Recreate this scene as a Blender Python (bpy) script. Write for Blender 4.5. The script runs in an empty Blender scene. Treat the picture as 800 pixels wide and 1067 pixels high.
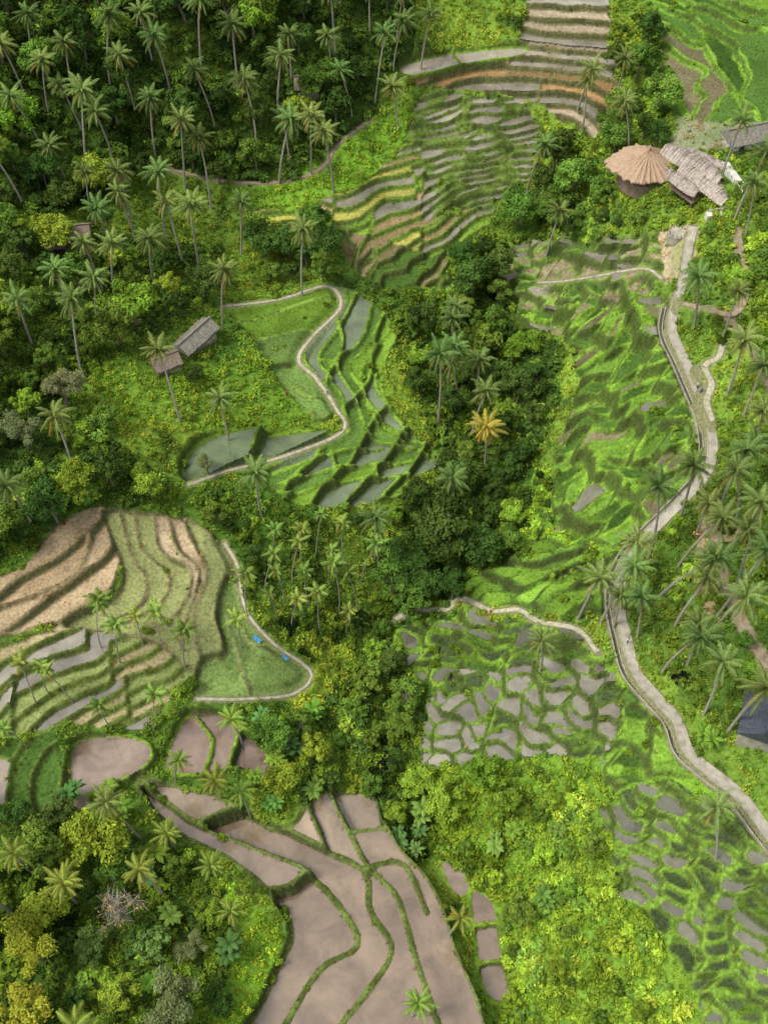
import bpy, math, random, time
import numpy as np
from mathutils import Vector
T0=time.time()
rng=np.random.default_rng(11); random.seed(11)
scene=bpy.context.scene
# ------------------------------------------------------------------ survey geometry
FPX=533.5/math.tan(math.radians(24)); PIT=math.radians(54); CH=150.0
def rays(p):
    p=np.asarray(p,float); a=p[...,0]-400; b=533.5-p[...,1]
    d=np.stack([a,FPX*math.cos(PIT)+b*math.sin(PIT),-FPX*math.sin(PIT)+b*math.cos(PIT)],-1)
    return d/np.linalg.norm(d,axis=-1,keepdims=True)
CP=np.array([(0,0,30),(200,0,30),(400,0,24),(560,0,20),(700,0,20),(800,0,24),
(0,100,22),(120,110,18),(250,110,15),(380,90,14),(480,60,14),(590,30,18),(640,70,14),(720,60,17),(800,60,20),
(0,200,15),(100,190,10),(250,190,6),(350,170,7),(430,150,7),(520,150,6),(590,130,7),(650,150,12),(700,180,16),(790,150,20),
(0,300,14),(60,240,12),(130,300,6),(220,280,2),(300,270,0),(400,250,1),(480,250,-3),(545,240,-5),(600,220,2),(650,220,9),(720,250,15),(800,250,20),
(60,380,12),(190,350,6),(300,330,0),(330,400,-2),(400,380,-4),(440,380,-7),(495,380,-14),(550,380,-8),(620,360,2),(700,340,10),(790,360,16),
(20,480,12),(120,480,8),(220,470,1),(330,480,-4),(430,470,-8),(520,500,-15),(600,480,-4),(680,460,5),(740,450,10),(800,460,14),
(0,580,9),(80,560,7),(170,570,3),(240,590,-2),(320,560,-7),(400,560,-12),(480,580,-15),(540,590,-9),(620,580,-1),(700,560,7),(780,560,13),
(0,680,4),(100,660,2),(200,660,-.5),(270,680,-4.5),(340,680,-12),(400,680,-16),(440,700,-11),(520,700,-6),(600,680,-1),(660,680,5),(740,660,9),(800,660,12),
(0,790,1),(110,790,-3.5),(220,780,-6),(320,790,-10),(400,790,-17),(460,800,-12),(550,780,-8),(640,770,-2),(700,770,3),(780,800,6),
(0,900,1),(100,900,-3),(200,850,-7.3),(300,890,-8.3),(380,880,-9.5),(440,880,-17),(520,900,-13),(620,880,-8),(700,900,-4),(780,900,0),
(60,1000,0),(200,960,-4.5),(300,1000,-8.8),(380,1000,-10),(460,1000,-12),(510,1000,-18),(570,1000,-12),(660,1000,-9),(760,1000,-5),
(0,1067,2),(200,1067,-3),(330,1067,-9.5),(450,1067,-11.5),(520,1067,-19),(620,1067,-12),(750,1067,-8)],float)
dd=rays(CP[:,:2]); tt=(CP[:,2]-CH)/dd[:,2]
CX=dd[:,0]*tt; CY=dd[:,1]*tt; CZ=CP[:,2]
C0=10.0
def phi(r2): return np.sqrt(r2+C0*C0)
A=phi((CX[:,None]-CX)**2+(CY[:,None]-CY)**2)-np.eye(len(CX))*1.5
WGT=np.linalg.solve(A,CZ-CZ.mean())
def hb(x,y):
    x=np.clip(x,-125,125); y=np.clip(y,12,275)
    o=np.full(np.shape(x),CZ.mean())
    for i in range(len(CX)): o=o+WGT[i]*phi((x-CX[i])**2+(y-CY[i])**2)
    return o
def plan(pts,dz=0.0):
    """ground position of surveyed points (optionally dz above the ground)"""
    pts=np.atleast_2d(np.asarray(pts,float)); d=rays(pts)
    ts=np.arange(95,430,1.5)
    P=d[:,None,:]*ts[None,:,None]
    f=P[...,2]+CH-hb(P[...,0],P[...,1])-dz
    neg=f<0
    k=np.where(neg.any(1),neg.argmax(1),len(ts)-1); k=np.clip(k,1,None)
    i=np.arange(len(pts)); f1=f[i,k-1]; f2=f[i,k]
    t=ts[k-1]+1.5*np.clip(f1/(f1-f2+1e-9),0,1)
    return d[:,:2]*t[:,None]
# ------------------------------------------------------------------ noise
def vnoise(x,y,seed):
    r=np.random.default_rng(seed).random((256,256))
    xi=np.floor(x).astype(int); yi=np.floor(y).astype(int); fx=x-xi; fy=y-yi
    fx=fx*fx*(3-2*fx); fy=fy*fy*(3-2*fy)
    g=lambda a,b:r[a&255,b&255]
    return (g(xi,yi)*(1-fx)+g(xi+1,yi)*fx)*(1-fy)+(g(xi,yi+1)*(1-fx)+g(xi+1,yi+1)*fx)*fy
def fbm(x,y,s,seed,o=4):
    v=0;a=1;n=0
    for k in range(o):
        v=v+a*(vnoise(x/s,y/s,seed+k)-.5); n+=a; a*=.5; s/=2.05
    return v/n*2
# ------------------------------------------------------------------ grid
ST=0.25
def axis(a,b):
    inn=np.arange(a,b,ST); out=[];s=0.6;p=0
    while p<3000: p+=s; s*=1.4; out.append(p)
    out=np.array(out); return np.concatenate([a-out[::-1],inn,inn[-1]+out])
gx=axis(-104,104); gy=axis(26,248)
NX,NY=len(gx),len(gy); X,Y=np.meshgrid(gx,gy)
B=hb(X,Y)
NB=fbm(X,Y,14,50,4)
WX=X+fbm(X,Y,9,20,4)*2.2; WY=Y+fbm(X,Y,9,30,4)*2.2
gyy,gxx=np.gradient(B,gy,gx)
H=B+NB*0.9+fbm(X,Y,2.2,70,3)*0.28
def mixc(a,b,t): t=np.clip(t,0,1)[...,None]; return np.array(a)*(1-t)+np.array(b)*t
n1=fbm(X,Y,18,80,5); n2=fbm(X,Y,3.5,90,4)
Col=mixc((0.085,0.17,0.026),(0.21,0.32,0.04),0.5+n1*1.2+n2*.5)
Col=mixc(Col,(0.05,0.10,0.02),(n2-.18)*2.5)
Kind=np.zeros(X.shape,np.int8) # 0 wild,1 bund,2 mud,3 rice,4 water,5 path
Wz=np.full(X.shape,-999.); WCol=np.zeros(X.shape+(3,))
def win(poly,pad=4):
    i0=np.searchsorted(gx,poly[:,0].min()-pad); i1=np.searchsorted(gx,poly[:,0].max()+pad)
    j0=np.searchsorted(gy,poly[:,1].min()-pad); j1=np.searchsorted(gy,poly[:,1].max()+pad)
    return slice(max(j0,1),min(j1,NY-1)),slice(max(i0,1),min(i1,NX-1))
def pip(x,y,poly):
    ins=np.zeros(x.shape,bool); n=len(poly)
    for i in range(n):
        x1,y1=poly[i]; x2,y2=poly[(i+1)%n]
        if y1==y2: continue
        c=((y1>y)!=(y2>y))&(x<(x2-x1)*(y-y1)/(y2-y1)+x1); ins^=c
    return ins
def smooth(P,closed=False,step=0.8):
    P=np.asarray(P,float)
    if closed: Q=np.vstack([P[-1],P,P[0],P[1]])
    else: Q=np.vstack([2*P[0]-P[1],P,2*P[-1]-P[-2]])
    out=[]
    for i in range(1,len(Q)-2):
        L=np.linalg.norm(Q[i+1]-Q[i]); n=max(2,int(L/step)); t=np.linspace(0,1,n,endpoint=False)[:,None]
        p0,p1,p2,p3=Q[i-1],Q[i],Q[i+1],Q[i+2]
        out.append(.5*((2*p1)+(-p0+p2)*t+(2*p0-5*p1+4*p2-p3)*t*t+(-p0+3*p1-3*p2+p3)*t**3))
    out=np.vstack(out)
    return out if closed else np.vstack([out,Q[-2]])
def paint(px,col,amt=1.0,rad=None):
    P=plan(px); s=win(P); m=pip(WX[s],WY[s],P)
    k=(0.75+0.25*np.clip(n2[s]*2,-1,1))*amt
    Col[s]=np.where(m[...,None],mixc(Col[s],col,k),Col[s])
def distlines(lines,s,R,zs=None):
    D=np.full(X[s].shape,99.); Z=np.zeros(X[s].shape); xs=X[s][0]; ys=Y[s][:,0]
    for li,L in enumerate(lines):
        for k in range(len(L)-1):
            a=L[k];b=L[k+1]
            i0=np.searchsorted(xs,min(a[0],b[0])-R); i1=np.searchsorted(xs,max(a[0],b[0])+R)
            j0=np.searchsorted(ys,min(a[1],b[1])-R); j1=np.searchsorted(ys,max(a[1],b[1])+R)
            if i1<=i0 or j1<=j0: continue
            xx=xs[None,i0:i1]; yy=ys[j0:j1,None]; d=b-a; l2=(d@d)+1e-9
            t=np.clip(((xx-a[0])*d[0]+(yy-a[1])*d[1])/l2,0,1)
            dist=np.hypot(xx-a[0]-t*d[0],yy-a[1]-t*d[1]); w=D[j0:j1,i0:i1]; c=dist<w
            w[c]=dist[c]
            if zs is not None:
                zz=zs[li][k]*(1-t)+zs[li][k+1]*t; Z[j0:j1,i0:i1][c]=zz[c]
    return (D,Z) if zs is not None else D
def pick(pal,r):
    ws=np.cumsum([float(p[0]) for p in pal]); ws=ws/ws[-1]
    return np.clip(np.searchsorted(ws,r),0,len(pal)-1)
BR=(0.20,0.34,0.035)
def finish(s,m,flat,d,bw,bh,pal,r,bcol,lim=.9):
    """write a set of flat paddies into the terrain"""
    pi=pick(pal,r)
    kinds=np.array([{'w':4,'m':2,'g':3}[p[1]] for p in pal])[pi]; cols=np.array([p[2] for p in pal])[pi]
    jit=(0.75+0.5*((r*977.3)%1))[...,None]
    bund=d<bw
    prof=np.clip(1-d/(bw*1.3),0,1); prof=prof*prof*(3-2*prof)
    wet=(kinds==4)
    b_=B[s]; flat=np.where(wet,flat,b_+np.clip(flat-b_,-lim,lim))
    h=flat+prof*bh-np.where(wet&~bund,0.14,0)+fbm(X[s],Y[s],1.2,7,2)*0.03
    H[s]=np.where(m,h,H[s])
    c=cols*jit*(1+.3*n2[s])[...,None]
    edge=mixc(np.array(bcol),np.array(bcol)*0.5,0.4+n2[s]*2.0+(vnoise(X[s]*1.7,Y[s]*1.7,5)-.5))
    tb=np.clip(1.6-d/bw*1.15,0,1)[...,None]
    c=c*(1-tb)+edge*tb
    Col[s]=np.where(m[...,None],c,Col[s])
    Kind[s]=np.where(m,np.where(bund,1,kinds),Kind[s])
    wm=m&wet&~bund
    Wz[s]=np.where(m,np.where(wm,flat-0.02,-999.),Wz[s]); WCol[s]=np.where(wm[...,None],cols*jit,WCol[s])
def cells(px,ang,a,dz,pal,bcol=BR,bw=0.4,bh=0.3,jit=0.8,seed=1,wob=1.0,mode='vor',lim=.9):
    P=plan(px); s=win(P); m=pip(WX[s],WY[s],P)
    x=X[s]+fbm(X[s],Y[s],12,seed+200,3)*4*wob; y=Y[s]+fbm(X[s],Y[s],12,seed+300,3)*4*wob
    ca,sa=math.cos(math.radians(ang)),math.sin(math.radians(ang))
    hh=B[s]+fbm(X[s],Y[s],20,seed+400,3)*3.2*wob+fbm(X[s],Y[s],6,seed+450,2)*.55*wob
    gy2,gx2=np.gradient(hh,Y[s][:,0],X[s][0]); G=np.hypot(gx2,gy2)+.04
    p=(x*ca+y*sa)/a; q=hh/dz
    if mode=='plan': q=(-x*sa+y*ca)/dz+.3*np.sin(p*3.3); G=np.ones_like(G)   # scalloped beds arching across the slope
    r1=np.random.default_rng(seed+1).random((256,256)); r2=np.random.default_rng(seed+2).random((256,256)); r3=np.random.default_rng(seed+3).random((256,256))
    if mode in('vor','plan'):
        pi_=np.floor(p).astype(int); qi=np.floor(q).astype(int)
        F1=np.full(p.shape,9.);F2=np.full(p.shape,9.);I=np.zeros(p.shape,int)
        for dj in(-1,0,1):
            for di in(-1,0,1):
                ci=pi_+di; cj=qi+dj
                ox=.5+(r1[ci&255,cj&255]-.5)*jit; oy=.5+(r2[ci&255,cj&255]-.5)*jit*.8
                d=np.hypot(ci+ox-p,cj+oy-q); idn=(ci&1023)*1024+(cj&1023)
                lt=d<F1; F2=np.where(lt,F1,np.minimum(F2,d)); I=np.where(lt,idn,I); F1=np.where(lt,d,F1)
        de=(F2-F1)*.5*np.minimum(dz/G,a)
    else:
        # staggered terrace rows: every block of the hillside steps at its own levels
        cb=np.floor(p+r1[3,np.floor(q/3).astype(int)&255]).astype(int); q=q+r2[cb&255,11]*.9
        cj=np.floor(q).astype(int); p2=p+r1[3,np.floor(hh/dz/3).astype(int)&255]; ci=np.floor(p2).astype(int)
        fq=q-cj; fp=p2-ci; fpx=np.minimum(fp,1-fp)*a
        de=np.minimum(np.minimum(fq,1-fq)*dz/G,fpx); I=(ci&1023)*1024+(cj&1023)
    u,inv=np.unique(I,return_inverse=True); inv=inv.reshape(I.shape)
    mean=np.bincount(inv.ravel(),B[s].ravel())/np.bincount(inv.ravel())
    flat=mean[inv]
    de=de+fbm(X[s],Y[s],1.8,seed+9,2)*.12
    finish(s,m,flat,de,bw,bh,pal,r3[(I>>10)&255,I&255],bcol,lim)
def manual(px,lines,pal,bcol=BR,bw=0.5,bh=0.3,seed=3,outline=True,dz=0,lim=.9):
    P=smooth(plan(px),True); s=win(P); m=pip(X[s],Y[s],P)
    L=[smooth(plan(l)) for l in lines]
    if outline: L.append(np.vstack([P,P[:1]]))
    D=distlines(L,s,3.5)
    if dz:
        hh=B[s]+fbm(X[s],Y[s],16,seed+400,3)*1.2; gy2,gx2=np.gradient(hh,Y[s][:,0],X[s][0]); G=np.hypot(gx2,gy2)+.04; q=hh/dz; f=q-np.floor(q)
        D=np.minimum(D,np.minimum(f,1-f)*dz/G)
    D=D+fbm(X[s],Y[s],2.0,seed+9,2)*0.14
    m=m|(D<bw*.7 if (outline and not dz) else False)
    lab=np.zeros(m.shape,int); core=m&(D>=bw); n=0; hgt,wid=m.shape
    cl=core.tolist(); js,is_=np.nonzero(core)
    for j,i in zip(js.tolist(),is_.tolist()):
        if lab[j,i]==0:
            n+=1; st=[(j,i)]; lab[j,i]=n
            while st:
                a,b=st.pop()
                for c,e in((a+1,b),(a-1,b),(a,b+1),(a,b-1)):
                    if 0<=c<hgt and 0<=e<wid and cl[c][e] and lab[c,e]==0:
                        lab[c,e]=n; st.append((c,e))
    mean=np.bincount(lab.ravel(),B[s].ravel())/np.maximum(np.bincount(lab.ravel()),1)
    flat=np.where(lab>0,mean[lab],-999.); L2=lab.copy()
    for it in range(int((bw+1.2)/ST)+2):
        fl=flat.copy(); l3=L2.copy()
        for dj,di in((1,0),(-1,0),(0,1),(0,-1)):
            q=np.roll(np.roll(flat,dj,0),di,1); ql=np.roll(np.roll(L2,dj,0),di,1)
            c=(lab==0)&(q>fl); fl[c]=q[c]; l3[c]=ql[c]
        flat=fl; L2=l3
    flat=np.where(flat<-900,B[s],flat)
    rr=np.random.default_rng(seed).random(n+2)
    finish(s,m,flat,D,bw,bh,pal,rr[L2],bcol,lim)
# --- colour constants
BRN=(0.31,0.235,0.16); GREY=(0.275,0.25,0.19); TAN=(0.47,0.37,0.23); SOIL=(0.30,0.18,0.08)
G1=(0.16,0.28,0.035); G2=(0.065,0.125,0.024); G3=(0.06,0.085,0.033); YEL=(0.36,0.34,0.08); DKW=(0.13,0.13,0.085); MUD=(0.18,0.16,0.085); WGR=(0.20,0.195,0.13)
# --- ground paint
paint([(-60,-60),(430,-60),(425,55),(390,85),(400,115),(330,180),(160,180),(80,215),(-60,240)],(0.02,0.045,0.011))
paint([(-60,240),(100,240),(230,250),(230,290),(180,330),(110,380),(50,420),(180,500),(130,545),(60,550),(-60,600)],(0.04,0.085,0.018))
paint([(340,150),(430,115),(420,160),(360,205),(300,215),(230,205),(260,185)],(0.18,0.34,0.035))
paint([(90,370),(200,390),(270,360),(330,425),(320,450),(200,450),(120,430)],(0.14,0.26,0.03))
paint([(230,300),(340,296),(360,320),(330,345),(310,390),(260,370)],G1)
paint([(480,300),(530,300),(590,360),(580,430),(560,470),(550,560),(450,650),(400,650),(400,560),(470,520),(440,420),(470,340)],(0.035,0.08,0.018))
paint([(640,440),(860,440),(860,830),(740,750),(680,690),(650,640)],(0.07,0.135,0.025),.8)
paint([(560,480),(700,480),(660,560),(600,600),(470,620),(540,560)],(0.20,0.37,0.035))
paint([(560,700),(660,690),(700,760),(800,860),(800,930),(700,860),(640,800)],(0.20,0.36,0.035))
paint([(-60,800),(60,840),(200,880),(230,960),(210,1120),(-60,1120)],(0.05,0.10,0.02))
paint([(440,790),(640,790),(700,960),(760,1120),(520,1120),(480,900)],(0.15,0.27,0.03))
paint([(210,890),(300,960),(300,1000),(260,1067),(230,1110),(200,1067),(240,960)],(0.21,0.37,0.035))
paint([(680,245),(725,240),(715,300),(690,295),(670,280)],(0.42,0.33,0.22))
paint([(730,540),(775,545),(765,590),(740,640),(722,600)],(0.40,0.28,0.17))
paint([(700,120),(800,120),(800,160),(740,160),(700,150)],(0.32,0.28,0.21),.7)
paint([(300,655),(370,680),(365,740),(310,760),(300,725),(325,700)],(0.23,0.33,0.04))
# --- procedural terraces
cells([(665,-40),(860,-40),(860,125),(760,130),(700,120),(672,80),(690,40)],10,16,1.4,[(.6,'g',G2),(.2,'g',G1),(.2,'m',MUD)],bcol=(0.20,0.38,0.04),seed=21,bw=.55,mode='con')
cells([(345,235),(440,225),(470,250),(470,300),(400,300),(360,285)],0,12,.9,[(.5,'m',(0.24,0.18,0.10)),(.3,'g',G2),(.2,'g',G1)],bcol=(0.14,0.2,0.04),seed=27,bw=.42,mode='con')
cells([(430,105),(470,98),(550,105),(560,140),(545,185),(500,215),(440,225),(425,180)],-10,9,0.85,[(.8,'w',GREY),(.2,'w',(.22,.195,.14))],bcol=(0.14,0.21,0.04),seed=31,bw=.28,wob=.7)
cells([(255,218),(330,212),(375,195),(425,150),(440,165),(440,225),(520,210),(510,240),(450,262),(390,245),(350,245),(300,235)],0,15,0.9,[(.2,'g',YEL),(.25,'m',(0.30,0.21,0.11)),(.2,'g',G1),(.35,'w',GREY)],bcol=(0.16,0.25,0.04),seed=41,bw=.4,mode='con',wob=.6)
cells([(540,-40),(620,-40),(640,40),(652,115),(610,150),(570,110),(500,95),(430,98),(425,84),(490,72),(545,58)],0,24,1.3,[(.6,'w',GREY),(.2,'m',(0.34,0.28,0.19)),(.2,'m',SOIL)],bcol=(0.20,0.18,0.08),seed=51,bw=.4,mode='con',wob=.5)
cells([(525,262),(560,250),(690,245),(680,300),(630,330),(540,315)],10,4.4,2.4,[(.4,'m',(0.26,0.22,0.13)),(.3,'g',G2),(.3,'w',(.24,.22,.165))],bcol=(0.22,0.34,0.06),seed=61,bw=.34,mode='plan')
cells([(520,320),(690,300),(705,350),(725,420),(735,480),(690,535),(640,570),(570,560),(580,460),(600,400),(590,350)],14,7,2.5,[(.45,'g',G2),(.25,'g',(0.13,0.24,0.035)),(.2,'m',MUD),(.06,'w',WGR)],bcol=(0.205,0.37,0.04),seed=71,bw=.38,bh=.5,jit=.9,mode='plan',lim=1.3)
cells([(545,565),(640,572),(690,540),(655,590),(635,640),(560,640),(470,618),(500,600)],8,9,2.6,[(.7,'g',(0.18,0.33,0.04)),(.3,'g',(0.14,0.25,0.03))],bcol=(0.09,0.17,0.028),seed=77,bw=.3,mode='plan',lim=1.2)
cells([(405,660),(430,648),(480,638),(560,655),(620,670),(640,700),(560,700),(450,720),(425,690)],-8,7,2.4,[(.4,'g',G3),(.3,'g',G2),(.3,'w',DKW)],bcol=(0.20,0.35,0.04),seed=81,bw=.38,mode='plan',lim=1.2)
cells([(440,735),(470,705),(560,685),(645,695),(645,760),(625,795),(560,790),(445,788)],-20,3.6,2.3,[(.7,'w',(.25,.23,.175)),(.3,'g',G3)],bcol=(0.16,0.27,0.04),seed=91,bw=.28,wob=.6,mode='plan')
cells([(640,705),(680,735),(700,770),(740,815),(690,810),(625,830),(625,790),(650,760)],-20,6,2.5,[(.5,'g',(0.17,0.31,0.04)),(.4,'g',G2),(.1,'w',WGR)],bcol=(0.20,0.36,0.04),seed=97,bw=.33,wob=.5,mode='plan')
cells([(625,835),(700,812),(770,850),(860,900),(860,1120),(740,1100),(720,1040),(690,990),(650,940)],-28,4.2,2.1,[(.5,'w',(0.17,0.165,0.115)),(.5,'g',G3)],bcol=(0.19,0.33,0.04),seed=101,bw=.33,wob=.7,mode='plan')
cells([(-40,668),(40,655),(100,640),(200,660),(225,695),(180,715),(160,765),(70,765),(-40,765)],5,14,0.8,[(.45,'m',(0.33,0.28,0.15)),(.35,'g',(0.20,0.24,0.08)),(.2,'w',GREY)],bcol=(0.14,0.19,0.04),seed=111,bw=.38,mode='con',wob=.6)
cells([(-40,768),(68,770),(70,820),(110,830),(60,850),(20,840),(-40,830)],80,14,0.9,[(.5,'g',G2),(.5,'w',(0.24,0.19,0.14))],bcol=(0.14,0.22,0.04),seed=117,bw=.45,mode='con',wob=.5)
manual([(-50,612),(20,592),(60,545),(112,530),(125,590),(100,640),(40,655),(-50,672)],[[(-40,640),(30,625),(80,600),(95,560)]],[(1,'m',(0.40,0.305,0.18)),(.5,'m',(0.33,0.245,0.14))],bcol=(0.27,0.21,0.11),bw=.35,seed=17,dz=1.7,lim=.6)
# --- surveyed paddies
manual([(418,62),(470,52),(540,43),(546,56),(490,72),(430,84)],[[(470,50),(480,76)]],[(1,'w',(0.33,0.29,0.23))],seed=2,bw=.4)
manual([(238,318),(290,312),(338,298),(354,318),(325,350),(312,375),(330,395),(349,425),(330,440),(290,395),(262,350)],[[(255,350),(330,345)],[(275,378),(315,378)],[(240,334),(300,322),(345,312)],[(300,395),(318,412),(338,420)]],[(1,'g',G1),(1,'g',(0.13,0.21,0.05))],seed=4,bw=.33,bcol=(0.21,0.33,0.06))
manual([(342,298),(372,305),(410,340),(412,368),(398,405),(432,455),(478,480),(430,498),(415,520),(325,530),(275,500),(300,476),(357,450),(349,420),(313,375),(354,320)],
 [[(372,305),(352,345),(332,375),(356,412),(362,452)],[(388,320),(377,355),(352,378),(372,420),(392,460),(470,482)],[(405,345),(388,372),(376,400),(402,442),(440,466)],
  [(362,302),(348,328),(322,356),(318,376),(342,408),(357,440)],[(398,334),(383,362),(364,380),(378,408),(400,450),(450,480)],[(412,358),(398,382),(392,405),(420,448)],
  [(285,492),(330,480),(350,472),(400,470)],[(292,505),(350,490),(430,484)],[(300,516),(360,503),(428,498)],[(352,378),(332,375)],[(345,468),(350,492)],[(390,484),(395,502)]],
 [(.4,'g',(0.10,0.18,0.035)),(.35,'w',(0.14,0.18,0.09)),(.25,'g',G1)],seed=5,bw=.33,bh=.4,bcol=(0.20,0.35,0.04),dz=2.0,lim=1.1)
manual([(186,482),(205,456),(250,450),(335,452),(355,452),(300,475),(240,492),(200,503)],[[(270,452),(262,484)]],[(1,'w',(0.12,0.165,0.065))],seed=6,bw=.45)
manual([(110,534),(150,534),(190,538),(236,574),(243,602),(226,640),(238,690),(205,702),(165,672),(95,655),(70,650),(120,620),(128,590)],
 [[(160,536),(168,572),(200,600),(188,640),(150,662)],[(190,540),(206,575),(216,602),(202,650),(212,694)],[(140,534),(148,570),(176,596),(170,626),(130,648)],[(175,538),(186,574),(209,600),(196,646),(190,680)],[(126,534),(138,580),(152,600),(146,628),(105,650)]],
 [(.7,'m',TAN),(.3,'m',(0.40,0.31,0.19)),(.15,'m',(0.22,0.24,0.09))],seed=7,bw=.3,bh=.35,bcol=(0.21,0.19,0.09),lim=.8)
manual([(240,602),(256,635),(282,670),(322,700),(306,722),(255,727),(208,726),(212,690),(236,680),(228,640)],[[(250,640),(262,670),(310,690)],[(236,640),(250,690),(262,724)]],[(.5,'g',(0.18,0.26,0.06)),(.5,'g',(0.15,0.22,0.06))],seed=8,bw=.3,bcol=(0.28,0.32,0.12),lim=.5)
manual([(74,772),(115,764),(155,776),(158,800),(118,820),(76,826)],[],[(1,'w',(0.31,0.23,0.165))],seed=9,bw=.4)
manual([(196,740),(230,742),(284,788),(286,815),(250,803),(205,812),(172,800),(180,765)],[[(205,745),(222,775),(215,808)],[(250,765),(240,800)]],[(1,'w',(0.20,0.14,0.10))],seed=10,bw=.4)
manual([(142,812),(200,822),(250,842),(298,862),(320,840),(345,825),(388,832),(400,862),(420,895),(448,928),(470,985),(492,1110),(255,1110),(275,1030),(302,972),(285,935),(235,893),(180,862)],
 [[(150,815),(205,858),(265,884),(322,910),(357,948),(372,985),(332,1010),(285,1080)],[(298,862),(340,885),(380,910),(386,950),(408,990),(385,1030),(335,1090)],
  [(343,826),(364,868),(384,905),(414,940),(432,1000),(465,1100)],[(380,905),(420,908),(444,958)],[(322,842),(340,884)],[(205,858),(250,842)],[(364,868),(405,870)],[(248,930),(300,925),(318,912)]],
 [(1,'w',BRN),(.6,'w',(0.335,0.26,0.18)),(.5,'w',(0.27,0.20,0.135))],seed=12,bw=.45,bh=.4,bcol=(0.14,0.20,0.045))
manual([(458,898),(478,902),(490,926),(474,934)],[],[(1,'w',(0.23,0.17,0.12))],seed=13,bw=.35)
manual([(490,928),(514,938),(522,985),(532,1042),(506,1038),(494,980)],[[(492,965),(520,962)],[(496,1005),(528,1000)]],[(1,'w',(0.23,0.17,0.12))],seed=14,bw=.4)
# soften the earth walls (not the water beds)
soft=np.isin(Kind,(1,2,3))
for it in range(1):
    S=H.copy(); S[1:-1,1:-1]=(H[1:-1,1:-1]*4+2*(H[:-2,1:-1]+H[2:,1:-1]+H[1:-1,:-2]+H[1:-1,2:])+H[:-2,:-2]+H[2:,2:]+H[:-2,2:]+H[2:,:-2])/16
    H=np.where(soft,S,H)
print('terraces',time.time()-T0)
# ------------------------------------------------------------------ paths
MAINP=[(722,236),(716,262),(712,290),(703,318),(700,345),(713,375),(726,405),(738,435),(742,465),(736,492),(712,520),(690,542),(664,568),(648,598),(645,630),(652,665),(662,700),(685,728),(706,752),(716,782),(742,806),(772,830),(800,868),(835,910)]
PATHS=[
('concrete_path',1.35,MAINP,'c'),
('irrigation_channel',0.5,[(a-12,b+2) for a,b in MAINP[3:]],'w'),
('field_footpath',0.6,[(232,320),(290,313),(340,299),(355,320),(327,350),(311,375),(330,396),(349,425),(357,450),(300,475),(240,491),(196,506)],'p'),
('forest_footpath',0.9,[(388,124),(352,150),(328,180),(262,191),(170,175),(140,170)],'d'),
('hillside_footpath',0.9,[(412,646),(432,636),(462,636),(482,625),(512,637),(540,636),(560,648),(600,656),(622,680)],'p'),
('dirt_path',1.1,[(768,238),(771,268),(777,296),(765,326),(735,322),(712,316)],'d'),
('stone_path',1.2,[(742,322),(772,345),(792,380),(812,425)],'d'),
('stone_stairs',1.0,[(742,440),(735,420),(741,400),(733,384),(748,372),(752,360)],'p'),
('village_path',1.5,[(742,545),(752,590),(764,630),(782,665),(815,715)],'d'),
('terrace_footpath',0.5,[(234,566),(248,592),(256,635),(282,668),(324,702),(305,724),(255,729),(205,729)],'p'),
('garden_footpath',0.6,[(560,295),(600,292),(640,285),(672,280),(690,292)],'p'),
]
def newmat(name):
    m=bpy.data.materials.new(name); m.use_nodes=True; nt=m.node_tree
    return m,nt,nt.nodes['Principled BSDF']
def nd(nt,t,**k):
    n=nt.nodes.new(t)
    for a,b in k.items(): setattr(n,a,b)
    return n
def stone_mat(name,c1,c2,rough=.85,scale=3.0,bump=.4):
    m,nt,b=newmat(name); tc=nd(nt,'ShaderNodeTexCoord'); n=nd(nt,'ShaderNodeTexNoise'); n.inputs['Scale'].default_value=scale; n.inputs['Detail'].default_value=8
    r=nd(nt,'ShaderNodeValToRGB'); r.color_ramp.elements[0].position=.3; r.color_ramp.elements[1].position=.7
    r.color_ramp.elements[0].color=(*c1,1); r.color_ramp.elements[1].color=(*c2,1)
    bp=nd(nt,'ShaderNodeBump'); bp.inputs['Strength'].default_value=bump; bp.inputs['Distance'].default_value=.1
    L=nt.links.new; L(tc.outputs['Object'],n.inputs['Vector']); L(n.outputs['Fac'],r.inputs['Fac']); L(r.outputs['Color'],b.inputs['Base Color'])
    L(n.outputs['Fac'],bp.inputs['Height']); L(bp.outputs['Normal'],b.inputs['Normal']); b.inputs['Roughness'].default_value=rough
    return m
M_conc=stone_mat('weathered_concrete',(0.24,0.22,0.165),(0.46,0.42,0.33),scale=.9)
M_pale=stone_mat('pale_stone',(0.27,0.25,0.15),(0.52,0.48,0.35),scale=1.5)
M_dirt=stone_mat('packed_dirt',(0.20,0.15,0.09),(0.38,0.31,0.2),scale=1.2)
M_wood=stone_mat('old_wood',(0.13,0.09,0.06),(0.28,0.2,0.14),scale=4)
M_plank=stone_mat('sunbleached_bamboo',(0.26,0.215,0.175),(0.50,0.43,0.36),scale=2)
M_thatch=stone_mat('alang_thatch',(0.28,0.18,0.11),(0.50,0.36,0.24),scale=5,bump=.8)
M_thatch2=stone_mat('old_thatch',(0.12,0.085,0.065),(0.28,0.21,0.16),scale=4,bump=.8)
M_grey=stone_mat('mossy_roof',(0.12,0.11,0.08),(0.28,0.26,0.21),scale=3)
M_white=stone_mat('limewash',(0.5,0.48,0.42),(0.72,0.70,0.62),scale=2)
M_dark=stone_mat('dark_metal_roof',(0.03,0.035,0.05),(0.07,0.08,0.1),scale=3,rough=.5)
M_blue=stone_mat('blue_tarp',(0.03,0.18,0.4),(0.06,0.28,0.5),scale=3,rough=.4)
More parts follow.
